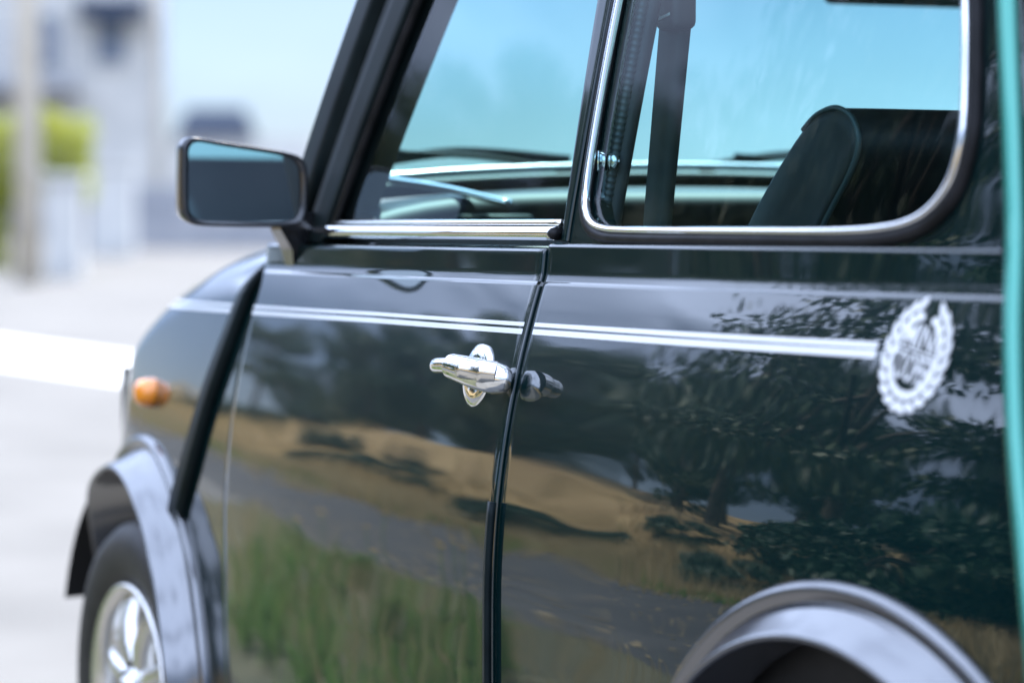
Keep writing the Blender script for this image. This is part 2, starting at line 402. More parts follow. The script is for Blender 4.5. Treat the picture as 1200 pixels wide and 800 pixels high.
wing = grid_mesh([[wing_rows[i][j] for i in range(len(wx))] for j in range(len(wing_rows[0]))], 'r', r=.003, depth=.02)
cpart('front_wing', wing, 'paint', sides=True)
# seam cover along the wing joint
def wing_y(x, z):
    h = H(min(.41, x)); zk = h - .085
    if z <= zk: return S(x, z)
    s_ = min(1, (z - zk) / .085); a = math.asin(s_); return S(x, zk) + .15 * (1 - math.cos(a)) + slope(min(zk, .86)) * .085 * s_ * (1 - a / (PI / 2)) * .9
sa = [(seamA(z), min(wing_y(seamA(z), z), S(seamA(z), z) + .035) - .006, z) for z in np.linspace(.515, .885, 30)]
cpart('wing_seam_cover', sweep(sa, [(-.022, -.004), (-.019, .006), (-.009, .012), (.008, .012), (.019, .006), (.022, -.004)][::-1], side=(1, 0, .3)), 'trim_black', sides=True)
# scuttle side between the wing top and the A-pillar
scp = grid_mesh([[(x, U(x, z) + (.0 if z > .9 else 0), z) for x in np.linspace(.47, .60, 10)] for z in np.linspace(.86, .93, 8)], 't', r=.004)
cpart('scuttle_panel', scp, 'paint', sides=True)

# rear quarter ----------------------------------------------------------
qx = np.linspace(1.339, 2.25, 74); nq = zrows(.24, .8985)
def qrow():
    rows_ = []
    N = len(nq); base = [(z - nq[0]) / (nq[-1] - nq[0]) for z in nq]
    for j in range(N):
        row = []
        for i in range(74):
            u = i / 73; z = nq[j]
            x = 1.339 + u * (seamC(z) - 1.339)
            if abs(x - AXR) < .33:
                za = arch_z(x, AXR, .33)
                if z < za: z = za - .0001 * (N - j)
            row.append((x, S(x, z), z))
        rows_.append(row)
    return rows_
cpart('rear_quarter_panel', grid_mesh(qrow(), 'lt', r=.004, depth=.018), 'paint', sides=True)
# waist ledge between lower body and glasshouse
for xa, xb2 in ((.42, 1.331), (1.339, 2.13)):
    led = grid_mesh([[(x, S(x, .893) * (1 - v) + (U(x, .9) + .012) * v + .004, .8978 + .002 * v) for x in np.linspace(xa, xb2, 50)] for v in np.linspace(0, 1, 4)])
    cpart('waist_ledge', led, 'paint', sides=True)

# rear side window: surround panel, rubber, chrome, glass
win = [(1.404, 1.154), (1.399, 1.084), (1.396, 1.022), (1.395, .965), (1.3985, .942), (1.413, .927), (1.441, .919), (1.498, .9165), (1.691, .9160), (1.88, .9160), (1.957, .919), (1.998, .9255), (2.025, .938), (2.044, .958), (2.052, .984), (2.053, 1.014), (2.044, 1.072), (2.034, 1.118), (2.021, 1.155), (1.995, 1.183), (1.955, 1.194), (1.82, 1.200), (1.62, 1.205), (1.47, 1.206), (1.420, 1.201), (1.407, 1.184)]
wl = spline([(a, 0, b) for a, b in win], 5, True); wc = Vector((1.71, 0, 1.05))
def offset_loop(lp, d):
    n = len(lp); out = []
    for i in range(n):
        t = (lp[(i + 1) % n] - lp[(i - 1) % n]).normalized(); nn = Vector((t.z, 0, -t.x))
        if nn.dot(lp[i] - wc) < 0: nn = -nn
        out.append(lp[i] + nn * d)
    return out
def outer_at(p):
    dirv = (p - wc); best = 9
    for k in range(1, 400):
        t = 1 + k * .004; q = wc + dirv * t
        if q.z < .899 or q.z > 1.243 or q.x < xb(q.z) + .003 or q.x > seamC(q.z): return q
    return q
op = offset_loop(wl, .012); ou = [outer_at(p) for p in op]
ring = []
for k in range(9):
    u = k / 8; ring.append([(lambda q: (q.x, U(q.x, q.z), q.z))(a.lerp(b, u)) for a, b in zip(ou, op)])
last = ring[-1]
for dd, ins in ((.002, .0015), (.006, .003), (.03, .004)):
    ring.append([(a.x + (wc.x - a.x) * 0, U(a.x, a.z) + dd, a.z) for a in offset_loop(wl, .012 - ins)])
me = grid_mesh(ring, closed_u=True)
cpart('rear_pillar_panel', me, 'paint', sides=True)
rw = empty('rear_side_window', (0, 0, 0), '', ''); del rw['label']; del rw['category']; rw.parent = car; rw.matrix_parent_inverse = Matrix.Translation(-car_off)
def wsub(name, me, m): 
    o = obj(name, me, m); o.parent = rw; return o
side_n = [(Vector((p.x, 0, p.z)) - wc).normalized() for p in wl]
rub = [(p.x, U(p.x, p.z) - .002, p.z) for p in offset_loop(wl, .0085)]
wsub('rubber_seal', sweep(rub, [(-.008, .004), (-.006, -.004), (0, -.0065), (.006, -.004), (.008, .004)], closed=True, side=[tuple(s) for s in side_n]), 'rubber')
chp = [(p.x, U(p.x, p.z) - .0055, p.z) for p in wl]
wsub('chrome_frame', sweep(chp, circ(.0038, 10, .0050), closed=True, side=[tuple(s) for s in side_n]), 'chrome')
gl_in = offset_loop(wl, -.002)
gv = [[(lambda q: (q.x, U(q.x, q.z) + .001, q.z))(wc.lerp(p, u)) for p in gl_in] for u in np.linspace(0, 1, 12)]
wsub('pane', grid_mesh(gv, closed_u=True), 'glass')
for nm, off, mm in (('rubber_seal', .0085, 'rubber'), ('chrome_frame', 0, 'chrome')):
    me = sweep([(p.x, U(p.x, p.z) - .003, p.z) for p in offset_loop(wl, off)], circ(.006, 8), closed=True, side=[tuple(s) for s in side_n])
    cpart(nm, mirror_mesh(me), mm, parent=rw); bpy.data.objects[-1] if False else None
for o in rw.children: o.matrix_parent_inverse = Matrix.Identity(4)
me = grid_mesh(gv, closed_u=True); o = obj('pane', mirror_mesh(me), 'glass'); o.parent = rw
# window catch: chrome clip and its half-round boss
y0 = U(1.39, .985)
clip = box_mesh(1.386, 1.394, y0 + .003, y0 + .014, .977, .9995, .0022)
boss = lathe([(0, -.004), (.006, -.004), (.0085, -.002), (.0085, .004)], 20); move_mesh(boss, Vector((1.3995, y0 + .018, .987)))
wsub('window_catch', clip, 'chrome'); wsub('catch_boss', boss, 'satin')

# B-pillar inside: trim, corrugated draught seal
bp_rows = []
for z in np.linspace(.86, 1.24, 14):
    x0 = xb(z) + .012; y_ = U(x0, z)
    bp_rows.append([(x0 - .02, y_ + .02, z), (x0 + .0, y_ + .022, z), (x0 + .016, y_ + .030, z), (x0 + .020, y_ + .038, z), (x0 + .014, y_ + .044, z), (x0 - .02, y_ + .044, z)])
cpart('pillar_trim', grid_mesh(bp_rows), 'interior', sides=True)
ds = [(xb(z) + .020, U(xb(z), z) + .026, z) for z in np.linspace(.905, 1.24, 150)]
cpart('draught_seal', sweep(ds, circ(.0068, 10), side=(0, -1, 0), scale=[1 + .16 * math.sin(i * 2.1) for i in range(150)]), 'seal', sides=True)

# rear seam cover and drip rail
_q = np.linspace(.25, 1.25, 201); _y = np.array([S(seamC(z), z) if z < .885 else (U(seamC(z), z) - .004) for z in _q])
_kk = np.hanning(29); _kk /= _kk.sum(); _y = np.convolve(np.pad(_y, 14, mode='edge'), _kk, 'valid')
sp = [(seamC(z) + .024, float(np.interp(z, _q, _y)) - .006, z) for z in np.linspace(.30, 1.25, 60)]
cpart('rear_seam_cover', sweep(sp, [(-.006, .006), (-.0075, -.003), (-.005, -.0095), (-.001, -.012), (.004, -.0115), (.008, -.007), (.009, .004)], side=(1, 0, 0)), 'seam_glare', sides=True, label='seam cover down the rear corner, its glare put into a bright green colour')

# tail: one wrap-round panel behind the seam covers
tail = []
for z in np.linspace(.30, 1.25, 40):
    xs_ = seamC(z) + .006; ys_ = (S(seamC(z), z) if z < .89 else U(seamC(z), z)) + .004
    ext = .20 + .05 * math.sin(PI * max(0, min(1, (z - .3) / .7))) - max(0, z - .9) * .35
    row = []
    for k in range(15):
        a = PI / 2 * k / 14; row.append((xs_ + ext * math.sin(a), ys_ + .22 * (1 - math.cos(a)), z))
    L = row[-1]
    row += [(L[0] + .03 * math.sin(PI * t / 2), L[1] + (CY0 - L[1]) * t, z) for t in np.linspace(.15, 1, 6)]
    row += [(p[0], 2 * CY0 - p[1], p[2]) for p in row[-2::-1]]
    tail.append(row)
tme = grid_mesh(tail); bm = bmesh.new(); bm.from_mesh(tme)
bmesh.ops.delete(bm, geom=[q for q in bm.faces if .955 < q.calc_center_median().z < 1.19 and .27 < q.calc_center_median().y < 1.13], context='FACES'); bm.to_mesh(tme); bm.free()
cpart('tail_panel', tme, 'paint')
rwz = np.linspace(.945, 1.20, 8)
def tailx(z): return seamC(z) + .006 + .20 + .05 * math.sin(PI * max(0, min(1, (z - .3) / .7))) - max(0, z - .9) * .35 + .035
cpart('rear_screen', grid_mesh([[(tailx(z) - .012 * abs((y - CY0) / .4) ** 3, y, z) for y in np.linspace(.25, 1.15, 14)] for z in rwz]), 'glass')
for s in (-1, 1):
    yl = CY0 + s * .52; me = lathe([(0, -.02), (.028, -.016), (.036, 0), (.036, .02)], 20)
    tl = box_mesh(2.405, 2.44, yl - .05, yl + .05, .56, .75, .012); cpart('tail_lamp', tl, 'red')
cpart('rear_bumper', sweep(spline([(2.30, -.005, .42), (2.43, .05, .42), (2.50, .25, .42), (2.515, .7, .42), (2.50, 1.15, .42), (2.43, 1.35, .42), (2.30, 1.405, .42)], 6), [(-.05, 0), (-.04, .02), (0, .03), (.04, .02), (.05, 0)], side=(0, 0, 1)), 'chrome')

# A-pillars, drip rail, roof
ap = grid_mesh([[((1 - u) * xfront(z) + u * xmid(z), U((1 - u) * xfront(z) + u * xmid(z), z), z) for u in np.linspace(0, 1, 8)] for z in np.linspace(.908, 1.245, 20)], 'lr', r=.006, depth=.045)
cpart('windscreen_pillar', ap, 'trim_black', sides=True)
dr = [(xfront(z) + .014, U(xfront(z) + .014, z) + .004, z) for z in np.linspace(.93, 1.24, 20)]
cpart('drip_rail', sweep([(xfront(z) + .034, U(xfront(z) + .034, z) + .002, z) for z in np.linspace(.93, 1.24, 20)], [(-.036, -.010), (-.034, .004), (-.022, .011), (.014, .010), (.030, .006), (.034, -.004)], side=(1, 0, 0)), 'trim_black', sides=True)
inn = [[(xglass(z) - .05 + .02 * v, U(xglass(z), z) + .018 + .05 * v, z) for v in np.linspace(0, 1, 5)] for z in np.linspace(.90, 1.24, 10)]
M['lining'] = noisy(mat('pillar_lining', (.10, .085, .065), .7), (.13, .11, .085), 12)
cpart('pillar_lining', grid_mesh(inn), 'lining', sides=True)
roof = []
for t in np.linspace(0, 1, 24):
    x = .66 + t * 1.44; row = []
    e = U(min(x, 2.02), 1.24) - .004
    for q in np.linspace(-1, 1, 25):
        y = CY0 + q * (CY0 - e); zc = 1.244 + .095 * (1 - abs(q) ** 3.2) * (math.sin(PI * min(1, max(0, .12 + t * .8))) ** .5)
        row.append((x + (.0 if abs(q) > .98 else 0), y, zc))
    roof.append(row)
cpart('roof', grid_mesh(roof), 'paint')
lin = [[(p[0], p[1] * .97 + CY0 * .03, p[2] - .025) for p in row] for row in roof]
cpart('headlining', grid_mesh(lin), 'headlining')
# windscreen
def wsh(z): return CY0 - (U(xfront(z), z) + .05)
def wsx(y, z): return xfront(z) + .012 - .07 * (1 - ((y - CY0) / wsh(z)) ** 2)
wsm = grid_mesh([[(wsx(CY0 + q * wsh(z), z), CY0 + q * wsh(z), z) for q in np.linspace(-1, 1, 26)] for z in np.linspace(.965, 1.25, 10)])
cpart('windscreen', wsm, 'screen')
def wbot(q, dzz=0): 
    y = CY0 + q * .535; z = .972 + .024 * (1 - q * q) + dzz; return (wsx(y, z) - .004, y, z)
cpart('windscreen_seal', sweep([wbot(q, -.012) for q in np.linspace(-1, 1, 30)], circ(.011, 8, .008), side=(0, 0, 1)), 'rubber')
cpart('windscreen_moulding', sweep([wbot(q, .006) for q in np.linspace(-1, 1, 30)], circ(.0055, 8, .004), side=(0, 0, 1)), 'satin')
for yo in (.34, .86):
    wpn = spline([(.395, yo + .26, .985), (.385, yo + .10, 1.012), (.40, yo - .05, 1.018)], 6)
    wa = cpart('wiper', sweep(wpn, circ(.004, 6, .006), side=(0, 0, 1)), 'trim_black')
    bl = spline([(.385, yo - .10, 1.000), (.372, yo + .05, 1.020), (.378, yo + .22, 1.010)], 6)
    o = sub('wiper_blade', sweep(bl, [(-.007, -.002), (-.007, .002), (.007, .003), (.007, -.003)], side=(0, 0, 1)), 'rubber', wa)
# bonnet and scuttle
bon = []
for x in np.linspace(-.43, .40, 30):
    zc = lerp_table([(-.44, .70), (-.36, .755), (-.2, .815), (0, .868), (.2, .915), (.42, .955)], x); row = []
    for q in np.linspace(-1, 1, 25): row.append((x, CY0 + q * .40, zc - .06 * abs(q) ** 2.4))
    bon.append(row)
cpart('bonnet', grid_mesh(bon), 'paint')
scu = grid_mesh([[(.40 - .03 * (1 - q * q) + .06 * v, CY0 + q * .57, (.955 - .065 * abs(q) ** 2.4) + .012 * v) for q in np.linspace(-1, 1, 25)] for v in np.linspace(0, 1, 3)])
cpart('scuttle_top', scu, 'paint')
fp = grid_mesh([[(-.43 - .05 * (1 - q * q), CY0 + q * .52, z) for q in np.linspace(-1, 1, 15)] for z in np.linspace(.33, .70, 8)])
cpart('front_panel', fp, 'paint')
gri = cpart('grille', box_mesh(-.505, -.47, CY0 - .30, CY0 + .30, .47, .64, .01), 'chrome')
for s in (-1, 1):
    hl = lathe([(0, -.05), (.05, -.04), (.085, -.01), (.095, 0), (.095, .03)], 28); hl.transform(Matrix.Rotation(-PI / 2, 4, 'Z')); move_mesh(hl, Vector((-.43, CY0 + s * .40, .60)))
    cpart('headlamp', hl, 'lamp')
cpart('front_bumper', sweep(spline([(-.40, .20, .40), (-.48, .26, .40), (-.535, .4, .40), (-.55, .7, .40), (-.535, 1.0, .40), (-.48, 1.14, .40), (-.40, 1.20, .40)], 6), [(-.05, 0), (-.04, -.02), (0, -.03), (.04, -.02), (.05, 0)], side=(0, 0, 1)), 'chrome')
sill = grid_mesh([[(x, S(x, z) + .004, z) for x in np.linspace(.28, 1.66, 20)] for z in np.linspace(.17, .26, 5)])
cpart('sill', sill, 'paint', sides=True)

# wheel arch flares, wheels -------------------------------------------------
def flare(ax, R0, lip, d=.030, a_end=212, zc=.255):
    prof = [(R0 + .012, .006), (R0 + .014, -.004), (R0 + .009, -.010), (R0 + .002, -.0095), (R0 - .003, -.004), (R0 - .0055, -.004), (R0 - .007, -.008), (R0 - .011, -.012), (R0 - d * .72, lip * .62), (R0 - d * .9, lip + .004), (R0 - d, lip), (R0 - d - .0035, lip + .001), (R0 - d - .005, lip + .006), (R0 - d - .005, .03)]
    v = []; f = []; N = 64; k = len(prof)
    for i in range(N + 1):
        a = R(-32) + R(a_end + 32) * i / N
        for r_, o_ in prof:
            x = ax + r_ * math.cos(a); z = zc + r_ * math.sin(a); v.append((x, S(x, max(.2, z)) + o_, z))
    for i in range(N):
        for j in range(k - 1): f.append((i * k + j, i * k + j + 1, (i + 1) * k + j + 1, (i + 1) * k + j))
    return pyd(v, f)
cpart('wheel_arch_flare', flare(AXF, .350, -.052, .030, 164), 'flare', sides=True)
cpart('wheel_arch_flare', flare(AXR, .330, -.040, .032, 212, .270), 'flare', sides=True)
for ax in (AXF, AXR):
    lin = lathe([(.318, .0), (.322, .05), (.322, .28), (.05, .29)], 40, a0=R(-30), a1=R(162 if ax == AXF else 210)); move_mesh(lin, Vector((ax, .06 if ax == AXF else .02, AXZ)))
    cpart('wheel_well', lin, 'plate_black', sides=True)
TYRE = [(.165, .008), (.172, -.004), (.19, -.010), (.215, -.012), (.235, -.006), (.247, .008), (.2535, .03), (.2545, .07), (.2535, .11), (.247, .135), (.22, .15), (.165, .14)]
RIM = [(.168, .004), (.169, -.006), (.164, -.010), (.158, -.006), (.150, .002), (.147, .012), (.143, .045), (.140, .09)]
def wheel(ax, yf):
    rim_p = [(r_ * .94, o_) for r_, o_ in RIM]; tyre_p = [(.155, .008)] + [(r_ * .985, o_) for r_, o_ in TYRE[1:-1]] + [(.155, .14)]
    t = cpart('wheel', move_mesh(lathe(rim_p, 64), Vector((ax, yf, AXZ))), 'alloy')
    sub('tyre', move_mesh(lathe(tyre_p, 64), Vector((ax, yf, AXZ))), 'tyre', t)
    sub('brake_backing', move_mesh(lathe([(0, .05), (.145, .055)], 40), Vector((ax, yf, AXZ))), 'plate_black', t)
    sub('hub_cap', move_mesh(lathe([(0, -.016), (.018, -.015), (.026, -.010), (.030, .0), (.052, .006), (.06, .03)], 40), Vector((ax, yf, AXZ))), 'alloy', t)
    for k in range(8):
        a = 2 * PI * (k + .5) / 8
        rr = [(.045, .004, .020), (.075, .000, .017), (.105, .004, .0165), (.13, .012, .020), (.139, .016, .026)]
        v = []; f = []
        for r_, o_, hw in rr:
            for sx, so_ in ((-1, .018), (-.8, 0), (-.35, -.006), (.35, -.006), (.8, 0), (1, .018)): 
                x_ = r_; t_ = sx * hw; v.append((ax + x_ * math.cos(a) - t_ * math.sin(a), yf + o_ + so_, AXZ + x_ * math.sin(a) + t_ * math.cos(a)))
        for i in range(4):
            for j in range(5): f.append((i * 6 + j, i * 6 + j + 1, (i + 1) * 6 + j + 1, (i + 1) * 6 + j))
        sub('spoke', pyd(v, f), 'alloy', t)
    return t
wf = wheel(.018, .043); wr = wheel(AXR, .03)
for src in (wf, wr):                              # right-hand wheels
    o2 = cpart('wheel', mirror_mesh(src.data), None)
    for ch in src.children: sub(ch.name.split('.')[0], mirror_mesh(ch.data), None, o2)

# stripes, badge, indicator -------------------------------------------------
def stripe(x0, x1, zc, w_, off, surf=S):
    w0, w1 = w_
    return grid_mesh([[(x, surf(x, zc(x) + q * (w0 + (w1 - w0) * (x - x0) / (x1 - x0)) / 2) - off, zc(x) + q * (w0 + (w1 - w0) * (x - x0) / (x1 - x0)) / 2) for x in np.linspace(x0, x1, 60)] for q in (-1, 0, 1)])
def zstr(dz): return lambda x: .8142 + dz + (-.006 * max(0, (.9 - x)) )
for x0, x1, off in ((.424, 1.327, .0041), (1.345, 1.992, .0007), (-.16, .36, .0012)):
    for dz_, ww in ((.0034, (.0042, .0042)), (-.0042, (.0056, .0056))):
        if x0 > 1.3: ww = (ww[0], ww[0] + .0014)
        cpart('coach_stripe', stripe(x0, x1, zstr(dz_), ww, off, wing_y if x0 < 0 else S), 'stripe', sides=False)
BX, BZ, BR = 2.046, .8105, .0485
bd = cpart('wreath_badge', pyd([], []), 'stripe', label='white laurel wreath badge on the rear quarter')
def tilt(a, b):                                 # the decal is a little taller than wide and leans back
    a *= .90; c_, s_ = math.cos(R(11)), math.sin(R(11)); return a * c_ + b * s_, b * c_ - a * s_
def on_side(pts, off=.0009):
    pts = [tilt(*p) for p in pts]; return [(BX + a, S(BX + a, BZ + b) - off, BZ + b) for a, b in pts]
leafv = [(0, -.5), (.26, -.28), (.34, .05), (.22, .32), (0, .52), (-.22, .32), (-.34, .05), (-.26, -.28)]
wv = []
for s in (-1, 1):
    for k in range(10):
        a = R(-86 + k * 17.2); rad = .0395
        for q, (dr_, tw) in enumerate(((.0052, 28), (-.0052, -28))):
            ca, sa_ = math.cos(a), math.sin(a); rr = rad + dr_
            base = a + PI / 2 + R(-tw); L = .0185 if q == 0 else .0150; W = .0118
            pts = []
            for px, py in leafv:
                tx, ty = math.cos(base), math.sin(base)
                x = rr * ca + tx * py * L + -ty * px * W; z = rr * sa_ + ty * py * L + tx * px * W
                pts.append((s * x, z))
            if s < 0: pts = pts[::-1]
            sub('laurel_leaf', pyd(on_side(pts, .0008 + .0002 * q + .00004 * k), [tuple(range(8))]), 'stripe', bd, smooth=False)
def text_on(body, cx, cz, width, height):
    cu = bpy.data.curves.new('t', 'FONT'); cu.body = body; cu.resolution_u = 3; cu.offset = .010; cu.space_character = 1.02
    to = bpy.data.objects.new('t', cu); C.objects.link(to); bpy.context.view_layer.update()
    me = bpy.data.meshes.new_from_object(to.evaluated_get(bpy.context.evaluated_depsgraph_get()))
    bpy.data.objects.remove(to); bpy.data.curves.remove(cu)
    xs_ = [v.co.x for v in me.vertices]; ys_ = [v.co.y for v in me.vertices]; x0, x1, y0_, y1 = min(xs_), max(xs_), min(ys_), max(ys_)
    for v in me.vertices:
        a = cx + ((v.co.x - x0) / (x1 - x0) - .5) * width; b = cz + ((v.co.y - y0_) / (y1 - y0_) - .5) * height
        a, b = tilt(a, b); v.co = (BX + a, S(BX + a, BZ + b) - .0012, BZ + b)
    return me
sub('lettering', text_on('MINI', 0.0, .0160, .050, .0200), 'stripe', bd, smooth=False)
sub('lettering', text_on('COOPER', 0.0, -.0105, .066, .0245), 'stripe', bd, smooth=False)
sub('badge_bar', pyd(on_side([(-.032, .0030), (.032, .0030), (.032, .0048), (-.032, .0048)], .0011), [(0, 1, 2, 3)]), 'stripe', bd, smooth=False)
il = lathe([(0, -.026), (.012, -.025), (.019, -.018), (.0215, -.006), (.0215, .006)], 28)
il.transform(Matrix.Diagonal((1.25, 1, 1.0, 1))); move_mesh(il, Vector((-.04, S(-.04, .68), .68)))
cpart('side_indicator', il, 'amber', sides=True, label='amber side indicator lamp on the front wing')

# door handle ---------------------------------------------------------------
hx, hz = 1.240, .7600; hy = S(hx, hz) - .0035
dh = cpart('door_handle', move_mesh(lathe([(0, -.0045), (.020, -.0045), (.030, -.0035), (.0345, -.001), (.0345, .004)], 40), Vector((0, 0, 0)), Matrix.Rotation(-math.atan(slope(hz)) * .75, 4, 'X')), 'chrome')
dh.data.transform(Matrix.Translation(Vector((hx, hy, hz))))
body_path = spline([(1.331, hy - .004, .7590), (1.328, hy - .014, .7605), (1.314, hy - .024, .7630), (1.288, hy - .031, .7670), (1.262, hy - .036, .7705), (1.254, hy - .0372, .7715)], 8)
n_ = len(body_path)
bs = [float(np.interp(i / (n_ - 1), [0, .12, .3, .55, .8, .96, 1], [.66, 1.02, 1.22, 1.18, 1.0, .97, .86])) for i in range(n_)]
sub('handle_body', sweep(body_path, circ(.0140, 24, .0130), side=(0, 0, 1), scale=bs), 'chrome', dh)
tip_path = spline([(1.256, hy - .0370, .7716), (1.238, hy - .0375, .7718), (1.216, hy - .0365, .7708), (1.196, hy - .033, .7690)], 6); n_ = len(tip_path)
ts_ = [float(np.interp(i / (n_ - 1), [0, .3, .8, .94, 1], [.62, .66, .64, .52, .18])) for i in range(n_)]
sub('handle_lever', sweep(tip_path, circ(.0125, 16, .0095), side=(0, 0, 1), scale=ts_), 'chrome', dh)
col = lathe([(0, -.024), (.0078, -.024), (.0096, -.0225), (.0104, -.019), (.0104, -.002), (.0120, -.001), (.0126, .004), (.0126, .018)], 28)
mt = Matrix.Translation(Vector((1.320, hy - .035, .7690))) @ Matrix.Rotation(R(-32), 4, 'Z') @ Matrix.Rotation(R(-8), 4, 'X')
col.transform(mt); sub('lock_button', col, 'satin', dh)
keyface = lathe([(0, -.0243), (.0062, -.0243)], 24); keyface.transform(mt); sub('key_face', keyface, 'alloy', dh)
keyring = lathe([(.0040, -.0242), (.0056, -.0256), (.0070, -.0242)], 24); keyring.transform(mt); sub('lock_ring', keyring, 'satin', dh)
slot = box_mesh(-.0008, .0008, -.0247, -.0238, -.0034, .0034); slot.transform(mt); sub('key_slot', slot, 'rubber', dh)

# door mirror ---------------------------------------------------------------
mq = [(-.0785, 1.005), (-.077, 1.022), (-.066, 1.0305), (-.03, 1.0255), (.03, 1.0175), (.066, 1.0115), (.082, 1.004), (.0885, .988), (.089, .950), (.086, .931), (.074, .9205), (.03, .9185), (-.03, .9195), (-.060, .9215), (-.074, .929), (-.079, .945)]
ml = spline([(0, a, b) for a, b in mq], 6, True)
for _ in range(2): ml = [(ml[i - 1] + ml[i] * 2 + ml[(i + 1) % len(ml)]) / 4 for i in range(len(ml))]; mc = Vector((0, .006, .974))
MX = .585
def mring(sc_, x): return [(MX + x, mc.y + (p.y - mc.y) * sc_, mc.z + (p.z - mc.z) * sc_) for p in ml]
hous = grid_mesh([mring(.885, -.001), mring(.93, .004), mring(.985, .004), mring(1.0, .0), mring(1.0, -.012), mring(.95, -.035), mring(.75, -.055), mring(.4, -.065), mring(0, -.067)], closed_u=True)
mir = cpart('door_mirror', hous, 'plastic', sides=False)
mrot = Matrix.Translation(Vector((MX, mc.y, mc.z))) @ Matrix.Rotation(R(-.4), 4, 'Y') @ Matrix.Rotation(R(1.0), 4, 'Z') @ Matrix.Translation(-Vector((MX, mc.y, mc.z)))
mg = grid_mesh([mring(.89, -.0015), mring(.5, -.0015), mring(0, -.0015)], closed_u=True); mg.transform(mrot)
mg_o = sub('mirror_glass', mg, 'mirror', mir, smooth=False)
st = [[(.575, .060, .938), (.575, .112, .938), (.545, .112, .938), (.545, .060, .938)], [(.572, .058, .915), (.572, .118, .915), (.53, .118, .915), (.53, .06, .915)], [(.56, .078, .89), (.555, .118, .89), (.51, .118, .89), (.51, .082, .89)], [(.54, .088, .862), (.535, .112, .862), (.51, .112, .862), (.51, .09, .862)]]
sm = grid_mesh([[Vector(p) for p in q] for q in st], closed_u=True); sub('mirror_stalk', sm, 'plastic', mir, smooth=False)

# interior ------------------------------------------------------------------
cpart('cabin_floor', box_mesh(.30, 2.2, .12, 1.28, .24, .27), 'interior', smooth=False)
inner = grid_mesh([[(x, max(S(x, z) + .05, U(x, .9) + .03 if z > .8 else 0), z) for x in np.linspace(.42, 2.12, 20)] for z in np.linspace(.27, .905, 10)])
cpart('door_lining', inner, 'interior', sides=True)
dprof = spline([(.44, 0, .955), (.55, 0, .966), (.64, 0, .966), (.668, 0, .957), (.678, 0, .935), (.668, 0, .90), (.64, 0, .87), (.60, 0, .70)], 6)
dash = grid_mesh([[(p.x - .05 * (1 - abs(q) ** 4) * .3 + .03 * abs(q) ** 6, CY0 + q * .565, p.z - .03 * abs(q) ** 5) for p in dprof] for q in np.linspace(-1, 1, 30)])
da = cpart('dashboard', dash, 'dash')
sub('dash_trim', sweep(spline([(.50, .185, .987), (.56, .215, .979), (.64, .262, .966), (.70, .318, .948)], 6), circ(.005, 8, .007), side=(0, 0, 1)), 'satin', da)
sub('air_vent', box_mesh(.655, .69, .25, .36, .885, .935, .008), 'trim_black', da)
sub('instrument_pod', box_mesh(.60, .70, .86, 1.14, .93, 1.00, .03, 3), 'interior', da)
swm = []
for i in range(40):
    a = 2 * PI * i / 40; swm.append((.86 + .17 * math.sin(a) * .55, .98 + .17 * math.cos(a), .90 + .17 * math.sin(a) * .82))
sw = cpart('steering_wheel', sweep(swm, circ(.012, 8), closed=True, side=(1, 0, .6)), 'interior')
sub('steering_boss', sweep([(.86, .98, .90), (.66, .98, .80)], circ(.03, 12), side=(0, 0, 1)), 'interior', sw)
# front seats: leaning backrest with piping, cushion
prof = [(1.13, .50), (1.21, .70), (1.285, .83), (1.372, .929), (1.44, .990), (1.490, 1.026), (1.522, 1.038), (1.552, 1.039), (1.578, 1.027), (1.588, 1.004), (1.573, .975), (1.506, .905), (1.43, .78), (1.36, .55)]
def seat(y0_, y1_):
    pp = spline([(a + .022, 0, b) for a, b in prof], 4, False); cen = Vector((1.44, 0, .85)); rows_ = []
    for y, s_ in ((y0_ + .002, .3), (y0_, .6), (y0_, .93), (y0_ + .003, .985), (y0_ + .012, 1.0), (y0_ + .06, 1.0), ((y0_ + y1_) / 2, .997), (y1_ - .06, 1.0), (y1_ - .012, 1.0), (y1_ - .003, .985), (y1_, .93), (y1_, .6), (y1_ - .002, .3)):
        rows_.append([(cen.x + (p.x - cen.x) * s_, y, cen.z + (p.z - cen.z) * s_) for p in pp])
    me = grid_mesh([[r_[i] for r_ in rows_] for i in range(len(pp))])
    st_ = cpart('front_seat', me, 'seat')
    pip = [(p.x, y0_ + .004, p.z) for p in pp if p.x > 1.46 and p.z > .78][3:]
    sub('piping', sweep(pip, circ(.0030, 8), side=(0, 1, 0)), 'piping', st_)
    sub('cushion', box_mesh(.92, 1.34, y0_, y1_, .42, .56, .04, 3), 'seat', st_)
seat(.27, .66); seat(.76, 1.15)
cpart('rear_seat', join([box_mesh(1.72, 2.15, .18, 1.22, .42, .56, .05, 3), box_mesh(2.06, 2.18, .18, 1.22, .52, .86, .04, 3)]), 'seat')
